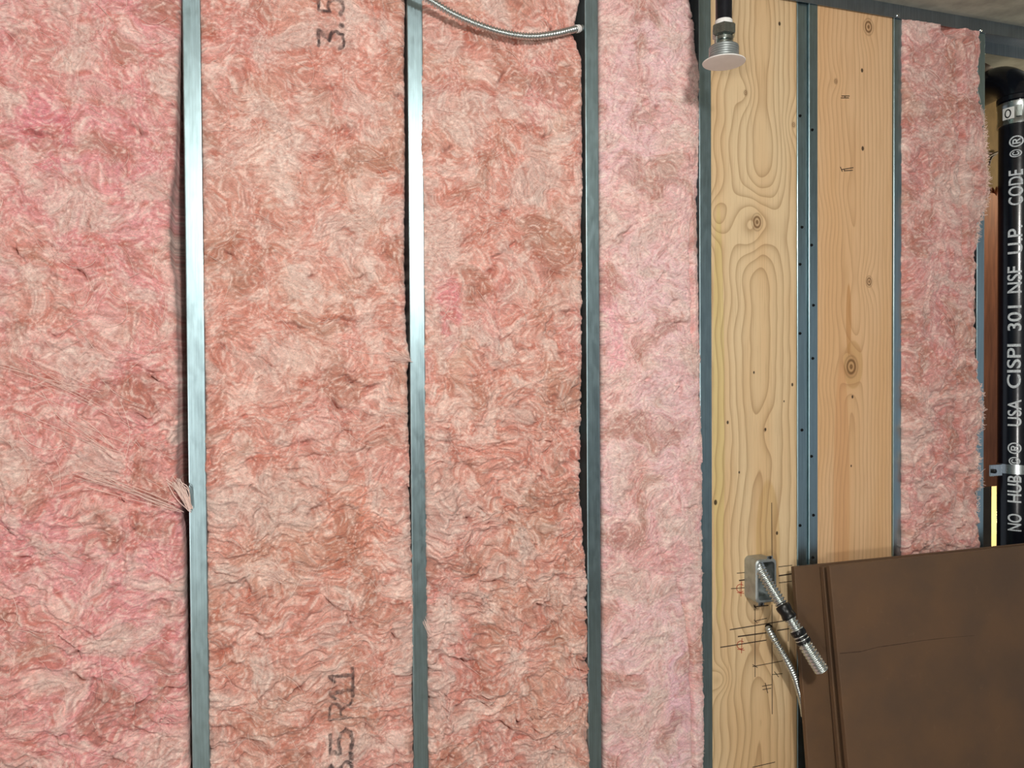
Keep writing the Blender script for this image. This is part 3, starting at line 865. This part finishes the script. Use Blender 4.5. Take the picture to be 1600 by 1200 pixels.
def cl(cx, cy, s=1.0):
    arc = [(cx + 17 * s * math.cos(math.radians(a)), cy + 17 * s * math.sin(math.radians(a))) for a in range(50, 311, 26)]
    return [c5(*arc), c5((cx + 4, cy - 28 * s), (cx + 2, cy + 34 * s)), c5((cx - 14, cy + 18), (cx + 14, cy + 22))]
strokes('red_mark', cl(210, 434), YW1, 0.0015, M['red_pencil'], PL1)
strokes('red_mark', cl(212, 676), YW1, 0.0015, M['red_pencil'], PL1)
strokes('staple_mark', [[(1315, 150), (1327, 150)], [(1314, 153), (1326, 153)], [(1320, 150), (1320, 153)]], YW2, 0.002, M['pencil'], PL2)
strokes('staple_mark', [[(1313, 261), (1316, 268)], [(1315, 265), (1333, 262)], [(1319, 267), (1332, 266)], [(1319, 264), (1319, 267)]], YW2, 0.002, M['pencil'], PL2)

# ------------------------------------------------------------------ electrical box and conduits
def rrect(cx, cz, hw, hh, r, n=5):
    out = []
    for (sx, sz, a0) in ((1, 1, 0), (-1, 1, 90), (-1, -1, 180), (1, -1, 270)):
        for i in range(n + 1):
            a = math.radians(a0 + 90 * i / n)
            out.append((cx + sx * (hw - r) + r * math.cos(a), cz + sz * (hh - r) + r * math.sin(a)))
    return out
YB0, YB1 = YW1, YW1 - 0.046
cfr = P(1198, 908, YB1)
BX, BZ = cfr.x, cfr.z
eb = empty('electrical_box', (BX, YB0, BZ - 0.052))
tag(eb, 'open galvanised electrical box with rounded corners mounted on the knotty plank', 'electrical box')
bm = bmesh.new()
HW, HH = 0.0285, 0.051
loops = []
for (y, dw, r) in ((YB0 - 0.0002, 0.0, 0.012), (YB1 + 0.003, 0.0, 0.012), (YB1, -0.003, 0.010), (YB1, -0.0065, 0.008), (YB1 + 0.003, -0.0065, 0.008), (YB1 + 0.004, -0.0022, 0.010), (YB0 - 0.003, -0.0022, 0.010)):
    loops.append([bm.verts.new((x, y, z)) for x, z in rrect(BX, BZ, HW + dw, HH + dw, r)])
for a, b in zip(loops, loops[1:]):
    n = len(a)
    for k in range(n): bm.faces.new((a[k], a[(k + 1) % n], b[(k + 1) % n], b[k]))
bm.faces.new(loops[0][::-1]); bm.faces.new(loops[-1])
link('shell', from_bm(bm, 'shell'), M['box_steel'], eb, smooth=False)
for sx, sz in ((1, 1), (-1, -1)):
    z0 = BZ + sz * (HH - 0.004)
    bm = bmesh.new()
    box_bm(bm, BX + sx * 0.012 - 0.008, BX + sx * 0.012 + 0.008, YB1 + 0.004, YB1 + 0.0055, min(z0, z0 + sz * 0.010), max(z0, z0 + sz * 0.010), 0.0005)
    ear = link('mounting_ear', from_bm(bm, 'mounting_ear'), M['bright_steel'], eb)
    lathe('screw', (BX + sx * 0.012, YB1 + 0.004, z0 + sz * 0.006), [(0.0034, 0.0), (0.0034, -0.002), (0.002, -0.003)], M['dark_screw'], eb, 10, axis='y')
lathe('connector', (BX - 0.004, YB0 - 0.003, BZ + 0.020), [(0.016, 0), (0.016, -0.006), (0.013, -0.008), (0.013, -0.012)], M['cable_steel'], eb, 16, axis='y')

def corrugated(s, r, amp, pitch): return r + amp * math.cos(2 * math.pi * s / pitch)
fc = empty('flexible_conduit', P(1187, 892, YB1 + 0.012))
tag(fc, 'thick ribbed metal conduit with two black tape bands poking out of the box', 'conduit')
cpts = [P(1183, 880, YB1 + 0.024), P(1192, 897, YB1 - 0.004), P(1212, 930, -0.082), P(1234, 965, -0.115), P(1256, 1003, -0.138), P(1271, 1027, -0.148), P(1283, 1046, -0.152)]
cpath = resample(spline(cpts, 30), 0.0011)
tube('ribbed_tube', cpath, lambda s: corrugated(s, 0.0122 if s < 0.17 else 0.0145, 0.0020, 0.0078), M['conduit'], fc, 16)
def near(px, py):
    d = (fw * F + RT * (px - 800) - UP * (py - 600)).normalized()
    return min(range(len(cpath)), key=lambda i: (cpath[i] - CAM).cross(d).length)
for (a, b), nm in ((((1223, 945), (1236, 966)), 'black_tape'), (((1244, 984), (1258, 1004)), 'black_tape')):
    i0, i1 = near(*a), near(*b)
    seg = cpath[i0:i1]
    L = 0.0011 * len(seg)
    tube(nm, seg, lambda s, L=L: 0.0158 + 0.0009 * math.sin(s / L * 9) , M['black_tape'], fc, 14)
tube('wire_end', [cpath[-1] - (cpath[-1] - cpath[-9]) * 0.4, cpath[-1] + (cpath[-1] - cpath[-5]) * 0.12], 0.0105, M['black_tape'], fc, 12)

mc = empty('armoured_cable', P(1202, 985, YW1))
tag(mc, 'thin ribbed metal cable leaving the plank below the electrical box', 'cable')
mp = [P(1199, 978, YW1 + 0.012), P(1202, 985, YW1 - 0.012), P(1213, 1005, -0.038), P(1228, 1030, -0.052), P(1241, 1056, -0.046), P(1249, 1080, -0.034), P(1254, 1100, -0.024), P(1257, 1120, -0.016)]
mpath = resample(spline(mp, 24), 0.0011)
tube('ribbed_sheath', mpath, lambda s: corrugated(s, 0.0074, 0.0016, 0.0072), M['conduit'], mc, 12)
tube('end_bushing', mpath[6:17], 0.0098, M['black_tape'], mc, 12)

ac = empty('armoured_cable', P(905, 48, 0.0))
tag(ac, 'ribbed metal armoured cable sagging across the pink batt at the top', 'cable')
ap = [P(600, -52, -0.045), P(640, -18, -0.050), P(675, 2, -0.046), P(705, 20, -0.042), P(745, 38, -0.038), P(790, 52, -0.036), P(830, 57, -0.032), P(866, 53, -0.026), P(897, 46, -0.010), P(912, 44, 0.020), P(918, 43, 0.034)]
apath = resample(spline(ap, 24), 0.0011)
tube('ribbed_sheath', apath, lambda s: corrugated(s, 0.0066, 0.0014, 0.0066), M['conduit'], ac, 12)
i0 = max(range(len(apath)), key=lambda i: -abs(apath[i].y + 0.006) if i > len(apath) * 0.7 else -9)
tube('end_bushing', apath[i0 - 2:i0 + 12], 0.0085, M['white_plate'], ac, 12)

# ------------------------------------------------------------------ sprinkler
sp = P(1131, 99, -0.215)
sx, sy, sz = sp.x, sp.y, sp.z
spk = empty('fire_sprinkler', (sx, sy, sz))
tag(spk, 'steel fire sprinkler with round white cover plate hanging on a black drop pipe', 'sprinkler')
lathe('cover_plate', (sx, sy, sz), [(0.002, 0.001), (0.036, 0.0), (0.0415, 0.0010), (0.042, 0.0022), (0.040, 0.0034), (0.002, 0.0040)], M['white_plate'], spk, 48)
cup = [(0.024, 0.0042), (0.0285, 0.0045)]
z = 0.0045
while z < 0.030:
    cup += [(0.0292, z + 0.0006), (0.0292, z + 0.0022), (0.0275, z + 0.0030), (0.0275, z + 0.0040)]; z += 0.0046
cup += [(0.0285, z), (0.024, z + 0.0015)]
lathe('threaded_cup', (sx, sy, sz), cup, M['box_steel'], spk, 40)
lathe('head_body', (sx, sy, sz), [(0.017, z), (0.014, z + 0.004), (0.014, z + 0.010), (0.0185, z + 0.012), (0.0185, z + 0.018), (0.0165, z + 0.020)], M['cable_steel'], spk, 24)
for s_ in (-1, 1):
    bm = bmesh.new()
    box_bm(bm, sx + s_ * 0.0165 - 0.003, sx + s_ * 0.0165 + 0.003, sy - 0.004, sy + 0.004, sz + z + 0.001, sz + z + 0.019, 0.001)
    link('frame_arm', from_bm(bm, 'frame_arm'), M['cable_steel'], spk)
z2 = z + 0.020
lathe('hex_fitting', (sx, sy, sz), [(0.020, z2), (0.0245, z2 + 0.002), (0.0245, z2 + 0.019), (0.022, z2 + 0.022), (0.019, z2 + 0.023)], M['cable_steel'], spk, 6, smooth=False)
lathe('thread_tape', (sx, sy, sz), [(0.0165, z2 + 0.023), (0.0172, z2 + 0.024), (0.0170, z2 + 0.031), (0.0165, z2 + 0.032)], M['thread_tape'], spk, 24)
lathe('drop_pipe', (sx, sy, sz), [(0.0162, z2 + 0.031), (0.0162, CEIL - sz - 0.0005)], M['black_iron'], spk, 28)
lathe('ceiling_collar', (sx, sy, sz), [(0.030, CEIL - sz - 0.008), (0.034, CEIL - sz - 0.004), (0.034, CEIL - sz - 0.0004)], M['black_iron'], spk, 24)

# ------------------------------------------------------------------ brown sheets leaning on the studs
def leaning_sheet(label, topL, x_right, ytop, ybot, th, cut=None):
    """front face passes through (ytop at the top edge) and (ybot at the floor)"""
    p = P(topL[0], topL[1], ytop)
    H = p.z
    e = empty('board_sheet', (p.x, ybot, 0.0))
    tag(e, label, 'board', 'brown sheets leaning on the wall')
    d = Vector((0, ytop - ybot, H)); L = d.length; d.normalize()
    nrm = Vector((0, d.z, -d.y))           # into the wall
    bm = bmesh.new()
    t = bmesh.new()
    bmesh.ops.create_cube(t, size=1.0)
    bmesh.ops.scale(t, vec=(x_right - p.x, th, L), verts=t.verts)
    bmesh.ops.bevel(t, geom=list(t.edges), offset=0.0015, segments=2, affect='EDGES', profile=0.5)
    R = Matrix((Vector((1, 0, 0)), nrm, d)).transposed().to_4x4()
    R.translation = Vector(((x_right + p.x) / 2, ybot, 0)) + d * (L / 2) + nrm * (th / 2)
    t.transform(R)
    me = bpy.data.meshes.new('panel'); t.normal_update(); t.to_mesh(me); t.free()
    bm.free()
    link('panel', me, M['sheet'], e)
    return e, p, d, nrm
XR = 3.35
SH1, p1, d1_, n1_ = leaning_sheet('rear brown sheet, its left strip showing beside the ribbed conduit', (1241, 886), XR - 0.06, -0.045, -0.175, 0.0127)
SH3, p3, d3_, n3_ = leaning_sheet('middle brown sheet, only its pale left edge showing behind the front sheet', (1286, 886), XR - 0.03, -0.060, -0.205, 0.0127)
SH2, p2, d2_, n2_ = leaning_sheet('front brown sheet leaning at lower right, with a faint scored line', (1296, 884), XR, -0.088, -0.250, 0.0127)
# scored line on the front sheet
def on_sheet(px, py):
    d = fw * F + RT * (px - 800) - UP * (py - 600)
    t = (p2 - CAM).dot(n2_) / d.dot(n2_)
    return CAM + d * t - n2_ * 0.0003
bm = bmesh.new()
sc = [on_sheet(x, y) for x, y in ((1312, 1021), (1345, 1018), (1372, 1011), (1408, 1006), (1440, 1001), (1475, 997), (1522, 993))]
for i, (a, b) in enumerate(zip(sc, sc[1:])):
    w = (0.0022, 0.0016, 0.0018, 0.0014, 0.0012, 0.0008)[i]
    q = [a + d2_ * w / 2, a - d2_ * w / 2, b - d2_ * w / 2, b + d2_ * w / 2]
    bm.faces.new([bm.verts.new(v) for v in q])
link('scored_line', from_bm(bm, 'scored_line'), M['scuff'], SH2)

# ------------------------------------------------------------------ pipe and things behind the last stud
YP = 0.075
pc = P(1589, 500, YP)
PR = 0.047
pz0 = 0.0; pz1 = P(1590, 150, YP - PR).z
dp = empty('drain_pipe', (pc.x, YP, 0.0))
tag(dp, 'black cast iron drain pipe with white lettering standing at the right edge', 'pipe')
lathe('pipe_wall', (pc.x, YP, 0), [(PR, 0.001), (PR, pz1)], M['black_iron'], dp, 48)
def pipe_text(body, px_text, py0, py1, hpx, parent, mat):
    """lettering read upwards, wrapped on the pipe: start pixel row py0 (bottom) to py1 (top)"""
    cu = bpy.data.curves.new('lettering', 'FONT')
    cu.body = body; cu.size = 1.0; cu.offset = 0.012
    o = bpy.data.objects.new('lettering', cu); COL.objects.link(o)
    bpy.context.view_layer.update()
    dg_ = bpy.context.evaluated_depsgraph_get()
    me = bpy.data.meshes.new_from_object(o.evaluated_get(dg_))
    bpy.data.objects.remove(o)
    tb = bmesh.new(); tb.from_mesh(me)
    ys = [v.co.y for v in tb.verts]
    for k in range(1, 16):
        yy = min(ys) + (max(ys) - min(ys)) * k / 16
        bmesh.ops.bisect_plane(tb, geom=list(tb.verts) + list(tb.edges) + list(tb.faces), plane_co=(0, yy, 0), plane_no=(0, 1, 0))
    tb.to_mesh(me); tb.free()
    co = np.zeros(len(me.vertices) * 3); me.vertices.foreach_get('co', co); co = co.reshape(-1, 3)
    x0, x1 = co[:, 0].min(), co[:, 0].max(); y0, y1 = co[:, 1].min(), co[:, 1].max()
    yp = YP - PR
    za, zb_ = P(px_text, py0, yp).z, P(px_text, py1, yp).z
    H = hpx / 545.0
    # facing direction of the text centre
    d = (fw * F + RT * (px_text - 800) - UP * ((py0 + py1) / 2 - 600))
    o2 = Vector((CAM.x - pc.x, CAM.y - YP)); dd = Vector((d.x, d.y)).normalized()
    bq = o2.dot(dd); disc = bq * bq - (o2.dot(o2) - (PR + 0.0006) ** 2)
    hit = o2 + dd * (-bq - math.sqrt(max(disc, 0)))
    a0 = math.atan2(hit.y, hit.x)
    s = (co[:, 1] - (y0 + y1) / 2) / (y1 - y0) * H          # letter-up coordinate: towards the left of the picture
    ang = a0 - s / PR
    zz = za + (co[:, 0] - x0) / (x1 - x0) * (zb_ - za)
    R_ = PR + 0.0007
    new = np.stack([pc.x + R_ * np.cos(ang), YP + R_ * np.sin(ang), zz], 1)
    me.vertices.foreach_set('co', new.ravel()); me.update()
    return link('lettering', me, mat, parent)
for wd, pxc, pa, pb, hp_ in (('NO', 1585, 833, 806, 18), ('HUB', 1585, 788, 745, 18), ('\u00a9', 1585, 729, 716, 15), ('\u00ae', 1585, 711, 693, 18), ('USA', 1585, 667, 625, 18), ('CISPI', 1584, 607, 537, 18),
                             ('301', 1585, 516, 476, 18), ('NSF', 1585, 456, 414, 19), ('U.P.', 1586, 394, 349, 19), ('CODE', 1587, 317, 261, 19), ('\u00a9', 1587, 241, 229, 16), ('\u00ae', 1588, 225, 207, 19)):
    pipe_text(wd, pxc, pa, pb, hp_, dp, M['white_print'])

# coupling with a paper tag
zc0, zc1 = P(1585, 187, YP - PR).z, P(1585, 150, YP - PR).z
cp = empty('pipe_coupling', (pc.x, YP, zc0))
tag(cp, 'shiny banded pipe coupling with a white tag marked O near the ceiling', 'coupling')
hh = zc1 - zc0
lathe('shield', (pc.x, YP, zc0), [(PR + 0.001, 0), (PR + 0.004, 0.001), (PR + 0.004, hh * 0.18), (PR + 0.0028, hh * 0.24), (PR + 0.0028, hh * 0.76), (PR + 0.004, hh * 0.82), (PR + 0.004, hh - 0.001), (PR + 0.001, hh)], M['bright_steel'], cp, 48)
def wrap_patch(a0, a1, z0, z1, R_, n=10):
    bm = bmesh.new()
    ro, ri = [], []
    for r, dst in ((R_ + 0.0008, ro), (R_, ri)):
        for i in range(n + 1):
            a = a0 + (a1 - a0) * i / n
            dst.append([bm.verts.new((pc.x + r * math.cos(a), YP + r * math.sin(a), z)) for z in (z0, z1)])
    for i in range(n):
        bm.faces.new((ro[i][0], ro[i + 1][0], ro[i + 1][1], ro[i][1]))
        bm.faces.new((ri[i][0], ri[i][1], ri[i + 1][1], ri[i + 1][0]))
    return from_bm(bm, 'tag')
def ang_at(px, py, R_):
    d = fw * F + RT * (px - 800) - UP * (py - 600)
    o2 = Vector((CAM.x - pc.x, CAM.y - YP)); dd = Vector((d.x, d.y)).normalized()
    bq = o2.dot(dd); disc = bq * bq - (o2.dot(o2) - R_ ** 2)
    hit = o2 + dd * (-bq - math.sqrt(max(disc, 0)))
    a = math.atan2(hit.y, hit.x)
    return a - 2 * math.pi if a > 0.5 else a
RTG = PR + 0.0045
aL, aR = ang_at(1567, 168, RTG), ang_at(1585, 168, RTG)
link('tag', wrap_patch(aL, aR, zc0 + hh * 0.22, zc0 + hh * 0.72, RTG), M['thread_tape'], cp)
bm = bmesh.new()
am_ = ang_at(1575, 168, RTG); zc_ = zc0 + hh * 0.46
ring = []
for k in range(20):
    t_ = 2 * math.pi * k / 20
    row = []
    for q in (1.0, 0.62):
        a = am_ + 0.0085 * q * math.cos(t_) / RTG; r = RTG + 0.0012
        row.append(bm.verts.new((pc.x + r * math.cos(a), YP + r * math.sin(a), zc_ + 0.0125 * (q if q == 1.0 else 0.72) * math.sin(t_))))
    ring.append(row)
for k in range(20):
    a, b = ring[k], ring[(k + 1) % 20]
    bm.faces.new((a[0], a[1], b[1], b[0]))
link('tag_letter', from_bm(bm, 'tag_letter'), M['black_tape'], cp)
aS = ang_at(1592, 168, RTG)
link('clamp_screw_housing', wrap_patch(aS - 0.14, aS + 0.14, zc0 + hh * 0.28, zc0 + hh * 0.76, RTG + 0.001, 4), M['cable_steel'], cp)

# elbow above the coupling, turning back into the wall cavity
el = empty('pipe_elbow', (pc.x, YP, zc1))
tag(el, 'black pipe elbow above the coupling, turning away under the ceiling track', 'pipe')
ep = [Vector((pc.x, YP, zc1 - 0.002)), Vector((pc.x, YP, zc1 + 0.020)), Vector((pc.x + 0.004, YP + 0.02, zc1 + 0.055)), Vector((pc.x + 0.016, YP + 0.07, zc1 + 0.085)), Vector((pc.x + 0.05, YP + 0.16, zc1 + 0.098)), Vector((pc.x + 0.10, YP + 0.30, zc1 + 0.10))]
tube('bend', resample(spline(ep, 14), 0.008), PR * 0.98, M['black_iron'], el, 36)
lathe('hub_ring', (pc.x, YP, zc1), [(PR, 0.002), (PR + 0.005, 0.004), (PR + 0.005, 0.016), (PR, 0.020)], M['black_iron'], el, 40)

# strap clamp lower on the pipe
zs0 = P(1590, 743, YP - PR).z; zs1 = P(1590, 728, YP - PR).z
sc_ = empty('pipe_clamp', (pc.x, YP, zs0))
tag(sc_, 'silver strap clamp with bolt ear around the lettered black pipe', 'clamp')
lathe('strap', (pc.x, YP, zs0), [(PR + 0.0006, 0), (PR + 0.003, 0.0004), (PR + 0.003, zs1 - zs0), (PR + 0.0006, zs1 - zs0 + 0.0004)], M['bright_steel'], sc_, 48)
q = P(1556, 736, 0.045)
bm = bmesh.new(); box_bm(bm, q.x - 0.020, q.x + 0.024, 0.045, 0.049, zs0 - 0.001, zs1 + 0.004, 0.001)
link('bolt_ear', from_bm(bm, 'bolt_ear'), M['bright_steel'], sc_)
lathe('bolt', (q.x - 0.009, 0.045, (zs0 + zs1) / 2), [(0.0065, 0), (0.0065, -0.006), (0.004, -0.008)], M['dark_screw'], sc_, 6, axis='y', smooth=False)

# red-brown panel, kraft sheet, post seen through the gap
YR = 0.34
a, b = P(1520, 762, YR), P(1625, 296, YR)
box('plywood_sheet', S7[0] - 0.05, b.x, YR, YR + 0.018, a.z, b.z, M['red_panel'])
tag(bpy.data.objects['plywood_sheet'], 'red-brown wooden panel seen through the gap beside the black pipe', 'panel')
YK = 0.30
kz0 = P(1550, 300, YK).z; kz1 = P(1550, 128, YK).z
kx0, kx1 = S7[0] - 0.02, P(1568, 200, YK).x + 0.02
bm = bmesh.new()
prof = [(kx0, kz0)]
rs2 = random.Random(4)
for i in range(1, 12):
    prof.append((kx0 + (kx1 - kx0) * i / 11, kz0 + rs2.uniform(-0.006, 0.008)))
rr = 0.06
for i in range(9):
    an = math.radians(i * 90 / 8)
    prof.append((kx1 - rr + rr * math.cos(an), kz1 - rr + rr * math.sin(an)))
prof.append((kx0, kz1))
fr = [bm.verts.new((x, YK, z)) for x, z in prof]; bk = [bm.verts.new((x, YK + 0.006, z)) for x, z in prof]
bm.faces.new(fr); bm.faces.new(bk[::-1])
for i in range(len(fr)): bm.faces.new((fr[i], bk[i], bk[(i + 1) % len(fr)], fr[(i + 1) % len(fr)]))
o = link('kraft_sheet', from_bm(bm, 'kraft_sheet'), M['kraft'], None, (kx0, YK, kz0))
tag(o, 'olive-brown kraft sheet with torn lower edge behind the pipe coupling', 'sheet')
hk = empty('wire_hook', P(1552, 240, YK - 0.01))
tag(hk, 'small dark bent wire hook across the olive-brown sheet', 'hook')
tube('wire', resample(spline([P(1543, 246, YK - 0.012), P(1552, 241, YK - 0.012), P(1566, 235, YK - 0.012)], 10), 0.004), 0.004, M['brown_pipe'], hk, 8)
tube('hook_tip', resample(spline([P(1556, 241, YK - 0.012), P(1549, 247, YK - 0.014), P(1545, 258, YK - 0.012)], 10), 0.004), 0.0032, M['brown_pipe'], hk, 8)
# torn foil below the kraft sheet
bm = bmesh.new()
rs3 = random.Random(9)
rows = []
for i in range(14):
    px = 1528 + i * 2.9
    rows.append([bm.verts.new(P(px, 294 + rs3.uniform(-4, 4), YK - 0.012 + rs3.uniform(-0.008, 0.006))), bm.verts.new(P(px, 303 + rs3.uniform(-3, 4), YK - 0.012 + rs3.uniform(-0.010, 0.006)))])
for r1, r2 in zip(rows, rows[1:]): bm.faces.new((r1[0], r2[0], r2[1], r1[1]))
bmesh.ops.solidify(bm, geom=list(bm.faces), thickness=0.0012)
o = link('torn_foil', from_bm(bm, 'torn_foil'), M['copper'], None, P(1548, 303, YK - 0.012))
tag(o, 'crumpled coppery foil strip along the torn olive-brown sheet', 'foil')

YC = 0.80
a, b = P(1551, 900, YC), P(1564, 730, YC)
box('door_post', a.x, b.x, YC, YC + 0.006, 0.0, P(1556, 700, YC).z, M['cream_post'])
tag(bpy.data.objects['door_post'], 'warm-lit cream post glowing through the gap left of the pipe', 'post')

YH = 0.22
hp = empty('ceiling_pipe', P(1560, 98, YH))
tag(hp, 'brown horizontal pipe with a pale collar under the ceiling beside the elbow', 'pipe')
tube('pipe_wall', [P(1500, 112, YH), P(1625, 72, YH + 0.10)], 0.026, M['brown_pipe'], hp, 20)
lathe('collar', (P(1535, 128, YH).x, YH - 0.01, P(1535, 128, YH).z), [(0.040, -0.010), (0.046, -0.008), (0.046, 0.008), (0.040, 0.010)], M['cable_steel'], hp, 32, axis='z')
